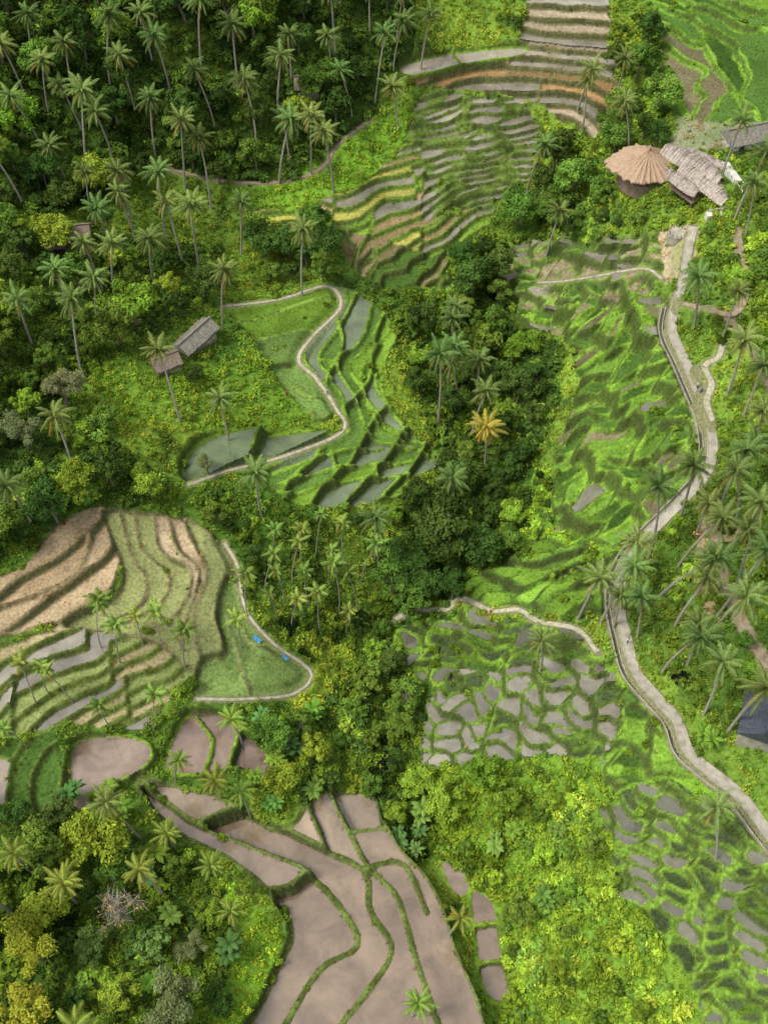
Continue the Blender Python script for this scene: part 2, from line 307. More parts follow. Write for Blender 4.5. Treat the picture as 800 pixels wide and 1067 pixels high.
M_chan=stone_mat('channel_water',(0.05,0.055,0.035),(0.10,0.10,0.06),scale=.6,rough=.12,bump=.05)
def addmesh(name,v,f,mat,smooth_=False,parent=None,matidx=None):
    me=bpy.data.meshes.new(name); me.from_pydata([tuple(map(float,p)) for p in v],[],[tuple(map(int,q)) for q in f])
    for m in (mat if isinstance(mat,(list,tuple)) else [mat]): me.materials.append(m)
    if matidx is not None: me.polygons.foreach_set('material_index',matidx)
    if smooth_: me.polygons.foreach_set('use_smooth',[True]*len(me.polygons))
    me.update(); o=bpy.data.objects.new(name,me); scene.collection.objects.link(o)
    if parent: o.parent=parent
    return o
pathinfo=[]
for name,w,px,mt in PATHS:
    L=smooth(plan(px),step=.7); z=hb(L[:,0],L[:,1])
    for k in range(12): z[1:-1]=(z[:-2]+2*z[1:-1]+z[2:])/4
    if mt=='p': z=z+.25
    if mt!='w': pathinfo.append((name,w,L,z,mt))
    P=np.vstack([L.min(0),L.max(0)]); s=win(P,5)
    D,Z=distlines([L],s,w/2+2.6,[z])
    bl=1.6 if mt!='w' else .7
    t=np.clip((D-(w/2+.25))/bl,0,1); t=t*t*(3-2*t)
    near=D<w/2+bl+.2
    if mt=='w': near&=(Kind[s]!=5)
    H[s]=np.where(near,(Z-.08-(.35 if mt=='w' else 0))*(1-t)+H[s]*t,H[s])
    on=D<w/2+.35
    Kind[s]=np.where(on,5,Kind[s]); Wz[s]=np.where(D<w/2+.6,-999.,Wz[s])
    Col[s]=np.where(on[...,None],np.array((.2,.2,.1)),Col[s])
    tx=np.gradient(L,axis=0); tx/=np.linalg.norm(tx,axis=1,keepdims=True)+1e-9; nrm=np.stack([-tx[:,1],tx[:,0]],1)
    k=.14 if w>1 else .0
    if mt=='w': prof=[(-w/2-.13,-.7),(-w/2-.13,.06),(-w/2,.06),(-w/2,-.2),(w/2,-.2),(w/2,.06),(w/2+.13,.06),(w/2+.13,-.7)]
    elif k: prof=[(-w/2-k,-.7),(-w/2-k,.10),(-w/2,.10),(-w/2,0),(w/2,0),(w/2,.10),(w/2+k,.10),(w/2+k,-.7)]
    else: prof=[(-w/2,-.6),(-w/2*.9,0),(w/2*.9,0),(w/2,-.6)]
    wv=1+(0.2*fbm(L[:,0]*1.,L[:,1]*1.,3,5,2) if mt!='w' else 0*L[:,0])
    v=[];f=[];mi=[];n=len(prof)
    zz=z.copy()
    if 'stairs' in name: zz=np.round(z/.17)*.17
    for i in range(len(L)):
        for o,h in prof: v.append((L[i,0]+nrm[i,0]*o*wv[i],L[i,1]+nrm[i,1]*o*wv[i],zz[i]+h))
    for i in range(len(L)-1):
        for j in range(n-1): f.append((i*n+j,i*n+j+1,(i+1)*n+j+1,(i+1)*n+j)); mi.append(1 if (mt=='w' and j==3) else 0)
    addmesh(name,v,f,{'c':M_conc,'p':M_pale,'d':M_dirt,'w':[M_conc,M_chan]}[mt],matidx=mi)
def gridz(x,y):
    i=np.clip(np.searchsorted(gx,x)-1,0,NX-2); j=np.clip(np.searchsorted(gy,y)-1,0,NY-2)
    fx=(x-gx[i])/(gx[i+1]-gx[i]); fy=(y-gy[j])/(gy[j+1]-gy[j])
    return (H[j,i]*(1-fx)+H[j,i+1]*fx)*(1-fy)+(H[j+1,i]*(1-fx)+H[j+1,i+1]*fx)*fy
def gidx(x,y): return np.clip(np.searchsorted(gy,y),0,NY-1),np.clip(np.searchsorted(gx,x),0,NX-1)
# ------------------------------------------------------------------ terrain mesh
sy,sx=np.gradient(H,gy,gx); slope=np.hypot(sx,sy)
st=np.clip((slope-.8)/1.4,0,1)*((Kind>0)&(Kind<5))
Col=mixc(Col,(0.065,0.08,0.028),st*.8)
def gridmesh(name,x,y,z,quads,col,mat,attr):
    me=bpy.data.meshes.new(name); n=len(x); me.vertices.add(n)
    me.vertices.foreach_set('co',np.stack([x,y,z],-1).astype(np.float32).ravel())
    m=len(quads); me.loops.add(m*4); me.polygons.add(m)
    me.loops.foreach_set('vertex_index',quads.astype(np.int32).ravel())
    me.polygons.foreach_set('loop_start',np.arange(0,m*4,4,dtype=np.int32))
    me.polygons.foreach_set('use_smooth',np.ones(m,bool))
    me.update(calc_edges=True)
    a=me.color_attributes.new(attr,'FLOAT_COLOR','POINT'); a.data.foreach_set('color',np.concatenate([col,np.ones((n,1))],1).astype(np.float32).ravel())
    me.materials.append(mat); o=bpy.data.objects.new(name,me); scene.collection.objects.link(o); return o
idx=np.arange(NX*NY).reshape(NY,NX)
Q=np.stack([idx[:-1,:-1],idx[:-1,1:],idx[1:,1:],idx[1:,:-1]],-1).reshape(-1,4)
# terrain material
def diffuse(name):
    m,nt,b=newmat(name); nt.nodes.remove(b); d=nt.nodes.new('ShaderNodeBsdfDiffuse'); nt.links.new(d.outputs[0],nt.nodes['Material Output'].inputs['Surface']); return m,nt,d
Mt,nt,b=diffuse('terrain_ground'); L=nt.links.new
at=nd(nt,'ShaderNodeAttribute',attribute_name='Col'); geo=nd(nt,'ShaderNodeNewGeometry')
def tn(nt,src,scale,detail=6):
    n=nd(nt,'ShaderNodeTexNoise'); n.inputs['Scale'].default_value=scale; n.inputs['Detail'].default_value=detail; n.inputs['Roughness'].default_value=.65; nt.links.new(src,n.inputs['Vector']); return n
na=tn(nt,geo.outputs['Position'],2.2,4)
ra=nd(nt,'ShaderNodeMapRange'); ra.inputs['From Min'].default_value=.3; ra.inputs['From Max'].default_value=.7; ra.inputs['To Min'].default_value=.6; ra.inputs['To Max'].default_value=1.4
L(na.outputs['Fac'],ra.inputs['Value'])
vm=nd(nt,'ShaderNodeVectorMath',operation='SCALE'); L(at.outputs['Color'],vm.inputs[0]); L(ra.outputs[0],vm.inputs['Scale']); L(vm.outputs[0],b.inputs['Color'])
bp=nd(nt,'ShaderNodeBump'); bp.inputs['Strength'].default_value=.5; bp.inputs['Distance'].default_value=.2; L(na.outputs['Fac'],bp.inputs['Height']); L(bp.outputs['Normal'],b.inputs['Normal'])
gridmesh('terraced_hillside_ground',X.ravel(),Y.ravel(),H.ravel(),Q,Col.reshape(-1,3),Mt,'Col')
# water sheet
Mw,nt,b=newmat('paddy_water'); L=nt.links.new
at=nd(nt,'ShaderNodeAttribute',attribute_name='Col'); geo=nd(nt,'ShaderNodeNewGeometry')
na=tn(nt,geo.outputs['Position'],.2,8); na.inputs['Distortion'].default_value=.4
ra=nd(nt,'ShaderNodeMapRange'); ra.inputs['From Min'].default_value=.33; ra.inputs['From Max'].default_value=.67; ra.inputs['To Min'].default_value=.6; ra.inputs['To Max'].default_value=1.25; L(na.outputs['Fac'],ra.inputs['Value'])
vm=nd(nt,'ShaderNodeVectorMath',operation='SCALE'); L(at.outputs['Color'],vm.inputs[0]); L(ra.outputs[0],vm.inputs['Scale']); L(vm.outputs[0],b.inputs['Base Color'])
nb=tn(nt,geo.outputs['Position'],2.5,3); bp=nd(nt,'ShaderNodeBump'); bp.inputs['Strength'].default_value=.1; bp.inputs['Distance'].default_value=.05; L(nb.outputs['Fac'],bp.inputs['Height']); L(bp.outputs['Normal'],b.inputs['Normal'])
b.inputs['Roughness'].default_value=.04; b.inputs['Specular IOR Level'].default_value=1.0
W0=Wz>-900; Wd=Wz.copy(); Wc=WCol.copy()
for it in range(2):
    W1=Wd.copy()
    for dj,di in((1,0),(-1,0),(0,1),(0,-1)):
        q=np.roll(np.roll(Wd,dj,0),di,1); qc=np.roll(np.roll(Wc,dj,0),di,1); c=(~(Wd>-900))&(q>W1); W1[c]=q[c]; Wc[c]=qc[c]
    Wd=W1
fv=W0.ravel()[Q].any(1); Qw=Q[fv]; zf=Wd.ravel()[Qw]; ok=(zf.min(1)>-900)&((zf.max(1)-zf.min(1))<.12); Qw=Qw[ok]
u,inv=np.unique(Qw,return_inverse=True)
gridmesh('rice_paddy_water',X.ravel()[u],Y.ravel()[u],Wd.ravel()[u],inv.reshape(-1,4),Wc.reshape(-1,3)[u],Mw,'Col')
# ------------------------------------------------------------------ foliage materials
def leafmat(name,src):
    m,nt,b=diffuse(name); L=nt.links.new
    at=nd(nt,'ShaderNodeAttribute',attribute_name='shade')
    if src=='object': c=nd(nt,'ShaderNodeObjectInfo').outputs['Color']
    else:
        a2=nd(nt,'ShaderNodeAttribute',attribute_name='tint'); a2.attribute_type='INSTANCER'; c=a2.outputs['Color']
    mx=nd(nt,'ShaderNodeVectorMath',operation='MULTIPLY'); L(c,mx.inputs[0]); L(at.outputs['Color'],mx.inputs[1])
    L(mx.outputs[0],b.inputs['Color'])
    return m
M_leaf=leafmat('leaves','object'); M_leafI=leafmat('undergrowth_leaves','inst')
M_bark=stone_mat('bark',(0.09,0.07,0.05),(0.22,0.18,0.14),scale=3)
M_pbark=stone_mat('palm_bark',(0.20,0.18,0.14),(0.40,0.36,0.30),scale=4)
def tube(pts,rad,n=6):
    pts=[Vector(p) for p in pts]; v=[];f=[]
    for i,p in enumerate(pts):
        d=(pts[min(i+1,len(pts)-1)]-pts[max(i-1,0)]).normalized()
        a=d.orthogonal().normalized() if i==0 else (a-d*a.dot(d)).normalized(); c=d.cross(a)
        for k in range(n):
            t=2*math.pi*k/n; v.append(p+(a*math.cos(t)+c*math.sin(t))*rad[i])
    for i in range(len(pts)-1):
        for k in range(n): f.append((i*n+k,i*n+(k+1)%n,(i+1)*n+(k+1)%n,(i+1)*n+k))
    return v,f
class MB:
    def __init__(s): s.v=[];s.f=[];s.m=[];s.c=[]
    def add(s,v,f,mi,c=(1,1,1)):
        o=len(s.v); s.v+= [tuple(p) for p in v]; s.f+=[tuple(i+o for i in q) for q in f]; s.m+=[mi]*len(f)
        s.c+= (list(map(tuple,c)) if isinstance(c,(list,np.ndarray)) else [c]*len(v))
    def mesh(s,name,mats_):
        me=bpy.data.meshes.new(name); me.from_pydata(s.v,[],s.f)
        for m in mats_: me.materials.append(m)
        me.polygons.foreach_set('material_index',s.m)
        a=me.color_attributes.new('shade','FLOAT_COLOR','POINT'); a.data.foreach_set('color',np.concatenate([np.array(s.c,float),np.ones((len(s.c),1))],1).astype(np.float32).ravel())
        me.update(); return me
def leafcloud(r,cent,rad,n,size,flat=1.0,upb=.3):
    cent=np.array(cent);rad=np.array(rad); k=len(cent); ci=r.integers(0,k,n)
    d=r.normal(size=(n,3)); d/=np.linalg.norm(d,axis=1,keepdims=True)
    d[:,2]=np.where((d[:,2]<-.3)&(r.random(n)<.6),-d[:,2],d[:,2])
    rr=rad[ci]*(.6+.45*r.random(n)**.6)*(1+.18*r.normal(size=n))
    p=cent[ci]+d*rr[:,None]*np.array([1,1,flat])
    nn=d+r.normal(size=(n,3))*.55+np.array([0,0,upb]); nn/=np.linalg.norm(nn,axis=1,keepdims=True)
    t=np.cross(nn,r.normal(size=(n,3))); t/=np.linalg.norm(t,axis=1,keepdims=True); w=np.cross(nn,t)
    s=size*(.6+.8*r.random(n))[:,None]
    V=np.stack([p-t*s,p+w*s*.5-nn*s*.12,p+t*s,p-w*s*.5-nn*s*.12],1).reshape(-1,3)
    cs=(.75+.6*r.random(k))[ci]; sh=cs*(.7+.6*r.random(n)); yel=r.random(n)
    c=np.stack([sh*(1+.35*yel),sh*(1+.05*yel),sh*(.9-.2*yel)],-1); c=np.repeat(c,4,0)
    f=np.arange(n*4).reshape(-1,4); return V,f,c
def broadleaf(seed,h=9,R=4.2,n=5200,size=.3,bare=False):
    r=np.random.default_rng(seed); rd=random.Random(seed); mb=MB()
    th=h*.42; top=Vector((rd.uniform(-.5,.5),rd.uniform(-.5,.5),th))
    v,f=tube([(0,0,-1),(top.x*.3,top.y*.3,th*.5),top],[.36,.27,.2],7); mb.add(v,f,0)
    cen=[];rad=[]
    k=rd.randint(17,25)
    for i in range(k):
        a=rd.uniform(0,6.283); q=rd.random()**.55*R*.82; z=th+(h-th)*(.1+.85*rd.random()*(1-(q/R)**2*.7))
        c=Vector((math.cos(a)*q+top.x,math.sin(a)*q+top.y,z)); cen.append(tuple(c)); rad.append(rd.uniform(.55,1.5)*R/4.2)
        mid=top.lerp(c,.5)+Vector((rd.uniform(-.3,.3),rd.uniform(-.3,.3),-.3))
        v,f=tube([top,mid,c],[.13,.08,.03],4); mb.add(v,f,0)
        if bare:
            for j in range(9):
                e=c+Vector((rd.gauss(0,1),rd.gauss(0,1),rd.uniform(.2,1.3))); v,f=tube([c.lerp(mid,.3*rd.random()),c.lerp(e,.5)+Vector((rd.uniform(-.2,.2),)*3),e],[.05,.035,.015],3); mb.add(v,f,0)
    V,F,C=leafcloud(r,cen,rad,n,size,.8); mb.add(V,[tuple(q) for q in F.tolist()],1,C)
    return mb.mesh('broadleaf_%d'%seed,[M_bark if not bare else M_pbark,M_leaf])
def frond(mb,r,base,az,el,Lf,droop,lw,ll,c,ns=17):
    p=Vector(base); pts=[];dirs=[]; 
    for i in range(ns+1):
        t=i/ns; e=el-droop*t**1.3; d=Vector((math.cos(az)*math.cos(e),math.sin(az)*math.cos(e),math.sin(e))); pts.append(p.copy()); dirs.append(d); p=p+d*(Lf/ns)
        az+=r.uniform(-.02,.02)
    side=Vector((-math.sin(az),math.cos(az),0))
    v=[];f=[]
    for i,q in enumerate(pts):
        w=.05*(1-i/ns)+.012; v+= [q-side*w,q+side*w]
    for i in range(ns): f.append((2*i,2*i+1,2*i+3,2*i+2))
    mb.add(v,f,1,(c[0]*1.5,c[1]*1.1,c[2]*1.2))
    for i in range(2,ns+1):
        t=i/ns; l=ll*math.sin(math.pi*min(1,.18+.75*t))**.7
        for s in(-1,1):
            for half in(0,.5):
                q=pts[i].lerp(pts[i-1],half)
                d=(side*s*1.0+dirs[i]*.55+Vector((0,0,-.45-.5*r.random()))).normalized()
                e=q+d*l*r.uniform(.8,1.1); w=dirs[i]*lw
                k=r.uniform(.7,1.3)
                mb.add([q-w,q+w,q.lerp(e,.6)+w*.7+Vector((0,0,.05)),e],[(0,1,2,3)],1,(c[0]*k,c[1]*k,c[2]*k))
def palm(seed,h,Lf=3.9,nf=26,lean=.12,tr=.2,areca=False):
    r=random.Random(seed); mb=MB(); az=r.uniform(0,6.28); pts=[];rad=[]
    for i in range(9):
        t=i/8; q=lean*h*t**1.8; pts.append((math.cos(az)*q+math.sin(t*5)*.12,math.sin(az)*q,h*t-1*(1-t))); rad.append(tr*(1.25-.55*t) if i else tr*1.7)
    v,f=tube(pts,rad,7); mb.add(v,f,0)
    top=Vector(pts[-1])
    for i in range(nf):
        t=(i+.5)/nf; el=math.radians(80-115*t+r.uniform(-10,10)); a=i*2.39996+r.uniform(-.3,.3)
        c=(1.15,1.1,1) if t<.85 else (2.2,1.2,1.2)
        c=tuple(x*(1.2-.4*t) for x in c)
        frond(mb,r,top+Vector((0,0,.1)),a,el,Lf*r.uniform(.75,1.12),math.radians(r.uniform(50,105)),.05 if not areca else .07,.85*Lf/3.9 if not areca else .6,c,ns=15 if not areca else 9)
    if not areca:
        for i in range(7):
            a=r.uniform(0,6.28); V,F,C=leafcloud(np.random.default_rng(i),[(top.x+math.cos(a)*.3,top.y+math.sin(a)*.3,top.z-.35)],[.14],14,.13); C=C*np.array([1.6,1.1,.9]); mb.add(V,[tuple(q) for q in F.tolist()],1,C)
    return mb.mesh('palm_%d'%seed,[M_pbark,M_leaf])
def banana(seed):
    r=random.Random(seed); mb=MB()
    for st in range(3):
        bx,by=r.uniform(-.8,.8),r.uniform(-.8,.8); h=r.uniform(1.6,2.6)
        v,f=tube([(bx,by,-.3),(bx,by,h*.5),(bx,by,h)],[.16,.13,.09],6); mb.add(v,f,1,(1.1,1,1))
        for i in range(8):
            a=i*2.4+r.uniform(-.3,.3); el=math.radians(r.uniform(35,75)); Lf=r.uniform(1.9,2.6); p=Vector((bx,by,h)); V=[];n=7
            side=Vector((-math.sin(a),math.cos(a),0))
            for k in range(n+1):
                t=k/n; e=el-1.9*t**1.4; d=Vector((math.cos(a)*math.cos(e),math.sin(a)*math.cos(e),math.sin(e)))
                w=.36*math.sin(math.pi*min(1,max(.02,(t-.12)/.88)))**.8 if .12<t<.999 else .03
                V+=[p-side*w+Vector((0,0,-w*.25)),p+Vector((0,0,.04)),p+side*w+Vector((0,0,-w*.25))]; p=p+d*Lf/n
            F=[]
            for k in range(n): F+=[(3*k,3*k+1,3*k+4,3*k+3),(3*k+1,3*k+2,3*k+5,3*k+4)]
            kk=r.uniform(.8,1.25); mb.add(V,F,1,(kk,kk,kk))
    return mb.mesh('banana_%d'%seed,[M_bark,M_leaf])
BL=[broadleaf(1,9,4.2,3900,.31),broadleaf(2,11,4.8,4400,.34),broadleaf(3,8,3.8,3700,.28),broadleaf(4,12,4.5,4200,.38),broadleaf(5,7,3.3,3100,.26),broadleaf(6,10,5.2,5000,.32)]
FEATH=broadleaf(7,8,4.0,8000,.16)
BARE=broadleaf(8,9,3.6,250,.2,bare=True)
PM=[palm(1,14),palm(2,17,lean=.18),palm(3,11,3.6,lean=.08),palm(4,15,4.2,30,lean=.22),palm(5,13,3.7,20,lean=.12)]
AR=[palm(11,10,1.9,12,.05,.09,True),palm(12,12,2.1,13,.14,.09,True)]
BN=[banana(1),banana(2)]
print('protos',time.time()-T0)
# ------------------------------------------------------------------ placing trees
taken=[]
def far(x,y,d):
    for a,b_,e in taken:
        if (a-x)**2+(b_-y)**2<(.5*(d+e))**2: return False
    return True
def place(name,me,x,y,sc,col,rot=None,tilt=.05,sink=0):
    z=float(gridz(np.array([x]),np.array([y]))[0])-sink
    o=bpy.data.objects.new(name,me); scene.collection.objects.link(o); o.location=(x,y,z); o.scale=(sc*random.uniform(.9,1.1),sc*random.uniform(.9,1.1),sc)
    o.rotation_euler=(random.gauss(0,tilt),random.gauss(0,tilt),random.uniform(0,6.28) if rot is None else rot)
    k=random.uniform(.75,1.25); o.color=(col[0]*k*random.uniform(.85,1.25),col[1]*k,col[2]*k,1); return o
DK=(0.047,0.10,0.024); MD=(0.09,0.18,0.033); LT=(0.155,0.28,0.036); VB=(0.20,0.345,0.038); PG=(0.11,0.185,0.052)
# surveyed single trees (crown position)
SB=[(135,308,1.0,LT,5),(465,545,1.2,DK,1),(410,600,.9,MD,0),(440,520,.9,DK,3),(505,525,.8,DK,2),(495,560,.9,DK,5),(92,872,1.0,LT,5),(20,1050,.8,(0.25,0.29,0.04),0),
 (330,775,.8,LT,2),(300,245,.8,DK,0),(318,258,.7,DK,2),(580,150,.9,DK,3),(600,180,.9,MD,1),(110,480,.9,DK,2),(540,400,.8,DK,1),(560,385,.7,DK,0),(100,420,.7,MD,4),(200,380,.6,DK,4),(185,310,.6,DK,2),
 (640,120,.8,MD,0),(530,820,.8,LT,4),(500,800,.8,LT,2),(470,830,.8,LT,0),(545,940,.7,MD,4),(380,700,.7,MD,2),(420,720,.7,MD,0),(40,880,.8,MD,3),(430,500,.6,DK,4),(520,300,.6,MD,0),(530,340,.6,DK,2),(440,600,.8,DK,5),(525,480,.7,DK,0)]
for u_,v_,sc,c,k in SB:
    x,y=plan([(u_,v_)],7.5*sc)[0]; place('broadleaf_tree',BL[k],x,y,sc,c); taken.append((x,y,5*sc))
for u_,v_,sc,me,c in [(30,985,1.15,FEATH,(0.24,0.31,0.04)),(60,392,1.,FEATH,(0.2,0.24,0.13)),(175,1035,1.15,FEATH,(0.15,0.21,0.10)),(20,440,.9,FEATH,(0.14,0.2,0.1)),(128,945,1.0,BARE,(0.25,0.2,0.1)),(200,985,.6,FEATH,(.16,.22,.1)),(215,480,.5,FEATH,(.16,.22,.1))]:
    x,y=plan([(u_,v_)],7*sc)[0]; o=place('bare_tree' if me is BARE else ('yellow_flowering_tree' if u_==30 else 'silver_leaf_tree'),me,x,y,sc,c); o.color=(*c,1); taken.append((x,y,5*sc))
SP=[(10,40),(30,95),(65,45),(72,105),(105,110),(150,100),(180,120),(150,15),(285,130),(285,60),(345,30),(390,40),(415,90),(410,20),(440,15),(130,60),(345,130),(20,10),(100,20),(215,70),(240,30),
 (320,110),(60,150),(5,150),(130,200),(160,185),(195,205),(105,215),(150,240),(180,215),(245,215),(222,280),(62,285),(65,325),(15,305),(95,255),(175,380),(232,422),(10,490),(60,440),(265,485),
 (390,530),(510,445),(475,315),(480,370),(495,405),(460,375),(575,225),(555,150),(615,85),(245,745),(175,790),(175,865),(255,825),(240,955),(160,910),(65,920),(10,880),(430,1045),(220,895),(470,965),(220,805),
 (775,360),(745,270),(785,165),(795,190),(700,510),(740,520),(705,565),(745,575),(615,595),(762,605),(650,620),(710,650),(570,665),(755,700),(792,700),(785,455),(790,490),(768,862),(680,620),(800,540),(650,60),(665,110),(610,60),
 (730,480),(760,540),(670,560),(310,250),(85,180),(35,60),(210,150),(60,1060),(125,170),(770,120),(480,330),(470,350),(500,375),(640,600),(720,610),(735,650),(775,580),(300,40),(260,90),(365,70)]
for i,(u_,v_) in enumerate(SP):
    k=i%5; hh=[14,17,11,15,13][k]; sc=random.uniform(.8,1.0)
    if v_>730 and u_<500: k=random.choice([2,4]); hh=[0,0,11,0,13][k]; sc=random.uniform(.6,.85)
    x,y=plan([(u_,v_)],hh*sc)[0]; c=PG
    if (u_,v_)==(510,445): c=(0.27,0.27,0.05)
    elif v_>730 and u_<500: c=(0.16,0.24,0.045)
    place('coconut_palm_tree',PM[k],x,y,sc,c,tilt=.05); taken.append((x,y,2.5))
SA=[(280,545),(300,570),(340,572),(370,600),(300,620),(325,540),(355,555),(270,575),(318,600),(90,635),(115,635),(135,630),(160,640),(182,657),(35,690),(100,722),(150,732),(5,740),(245,640),(290,590),(360,630),(250,600),(60,700),(180,640),(395,560),(330,620),(20,700),(110,650),(310,555),(350,600),(285,615),(375,570)]
for i,(u_,v_) in enumerate(SA):
    k=i%2; x,y=plan([(u_,v_)],[10,12][k]*.95)[0]; place('areca_palm_tree',AR[k],x,y,random.uniform(.8,1.1),(0.145,0.235,0.05),tilt=.08); taken.append((x,y,1.6))
def fill(px,spacing,tints,kinds,scr,n,palm_p=0,dz=6,maxn=400,name='broadleaf_tree'):
    P=plan(px,dz); lo=P.min(0);hi=P.max(0); c=0
    for _ in range(n):
        x=random.uniform(lo[0],hi[0]); y=random.uniform(lo[1],hi[1])
        if not pip(np.array([x]),np.array([y]),P)[0]: continue
        j,i=gidx(x,y)
        if Kind[j,i]!=0: continue
        if not far(x,y,spacing): continue
        if random.random()<palm_p: place('coconut_palm_tree',random.choice(PM),x,y,random.uniform(.7,1.0),PG)
        else: place(name,random.choice(kinds),x,y,random.uniform(*scr),random.choice(tints))
        taken.append((x,y,spacing)); c+=1
        if c>=maxn: break
    return c
fill([(-50,-70),(425,-70),(420,50),(380,82),(395,105),(345,120),(315,155),(270,168),(150,165),(90,190),(60,220),(-50,230)],5.0,[DK,DK,DK,MD,MD,LT],BL,(.6,1.05),3500,.2)
fill([(-50,235),(90,235),(150,250),(205,240),(230,265),(200,300),(160,300),(120,350),(80,360),(20,390),(60,440),(100,465),(170,500),(130,535),(60,540),(-50,590)],5.0,[DK,DK,MD,MD,LT],BL,(.5,.95),1500,.12)
fill([(255,235),(340,220),(350,262),(300,285),(265,275)],4,[DK,MD],BL,(.45,.75),200)
fill([(470,250),(560,180),(620,170),(650,235),(560,240),(520,262),(525,300),(575,350),(575,420),(550,450),(540,560),(470,625),(410,635),(400,580),(470,520),(440,430),(425,370),(420,320),(470,300)],4.9,[DK,DK,DK,MD,MD,LT],BL,(.5,.9),1500,.04)
fill([(370,640),(425,655),(435,760),(435,870),(400,840),(300,825),(260,760),(330,735),(360,700)],4.2,[MD,MD,LT,DK],BL,(.35,.65),700)
fill([(600,100),(665,10),(700,60),(690,130),(650,140),(615,135)],4.8,[DK,MD],BL,(.5,.85),300,.2)
fill([(620,190),(690,215),(690,240),(610,245)],4.5,[MD,LT],BL,(.35,.6),150)
fill([(-50,800),(40,835),(130,850),(200,880),(245,940),(210,1120),(-50,1120)],4.6,[MD,DK,LT,PG],BL,(.4,.75),700,.15)
fill([(450,800),(560,810),(620,850),(640,960),(700,1120),(540,1120),(500,930),(480,900),(440,860)],5.2,[VB,LT,LT,MD,MD,DK],[BL[4],BL[2]],(.3,.6),500,0,3)
fill([(640,440),(850,440),(850,800),(740,735),(690,690),(650,640)],6,[MD,LT,DK],BL,(.3,.55),500,.4)
fill([(200,505),(420,525),(410,640),(350,650),(250,560)],5,[MD,LT,DK],BL,(.3,.5),300)
fill([(720,225),(850,150),(850,440),(760,420),(745,330)],6,[MD,LT],BL,(.3,.6),200,.2)
# banana groves
def groves(px,n,sp=2.2):
    P=plan(px,2); lo=P.min(0);hi=P.max(0)
    for _ in range(n):
        x=random.uniform(lo[0],hi[0]); y=random.uniform(lo[1],hi[1])
        if not pip(np.array([x]),np.array([y]),P)[0]: continue
        j,i=gidx(x,y)
        if Kind[j,i]!=0 or not far(x,y,sp): continue
        place('banana_plant',random.choice(BN),x,y,random.uniform(.6,1.0),random.choice([(0.13,0.25,0.045),(0.10,0.20,0.05),LT])); taken.append((x,y,sp))
groves([(260,740),(330,740),(370,780),(360,825),(290,845),(250,800)],80)
groves([(390,800),(450,820),(470,880),(430,900),(390,860)],80)
groves([(20,800),(130,820),(120,860),(40,860)],30)
groves([(230,1020),(250,960),(220,900),(150,880),(130,1060)],40)
groves([(700,720),(760,740),(740,790),(690,740)],20)
groves([(500,860),(560,900),(560,1060),(520,1060)],40)
groves([(480,820),(620,860),(640,1000),(560,1060)],50)
groves([(620,300),(680,310),(670,345),(620,340)],15)
print('trees',len(taken),time.time()-T0)
# ------------------------------------------------------------------ undergrowth instancing
def bush(seed,R=1.0,n=380,size=.17):
    r=np.random.default_rng(seed); k=7; a=r.random(k)*6.28; q=r.random(k)**.6*R*.6
    cen=np.stack([np.cos(a)*q,np.sin(a)*q,.15+r.random(k)*.55*R],-1); mb=MB()
    V,F,C=leafcloud(r,cen,.3+.25*r.random(k),n,size,.9); mb.add(V,[tuple(z) for z in F.tolist()],0,C)
    return mb.mesh('bush_%d'%seed,[M_leafI])
def tuft(seed,n=13):
    r=random.Random(seed); mb=MB()
    for i in range(n):
        a=r.uniform(0,6.28); h=r.uniform(.3,.6); o=r.uniform(.12,.4); bx,by=r.uniform(-.15,.15),r.uniform(-.15,.15); w=.045
        sx_,sy_=-math.sin(a)*w,math.cos(a)*w; m_=(bx+math.cos(a)*o*.5,by+math.sin(a)*o*.5,h*.75); e=(bx+math.cos(a)*o,by+math.sin(a)*o,h*r.uniform(.6,1))
        k=r.uniform(.75,1.35); mb.add([(bx-sx_,by-sy_,-.05),(bx+sx_,by+sy_,-.05),(m_[0]+sx_,m_[1]+sy_,m_[2]),e,(m_[0]-sx_,m_[1]-sy_,m_[2])],[(0,1,2,4),(4,2,3)],0,(k,k,k*.8))
    return mb.mesh('tuft_%d'%seed,[M_leafI])
def coll(name,meshes):
    c=bpy.data.collections.new(name)
    for i,m in enumerate(meshes):
        o=bpy.data.objects.new('%s_part_%d'%(name,i),m); c.objects.link(o)
    return c
CB=coll('bush_kinds',[bush(1,1,230,.19),bush(2,1.1,250,.22),bush(3,.8,220,.17),bush(4,1.2,200,.28)])
CT=coll('grass_kinds',[tuft(1,11),tuft(2,11),tuft(3,14),bush(9,.45,50,.15)])
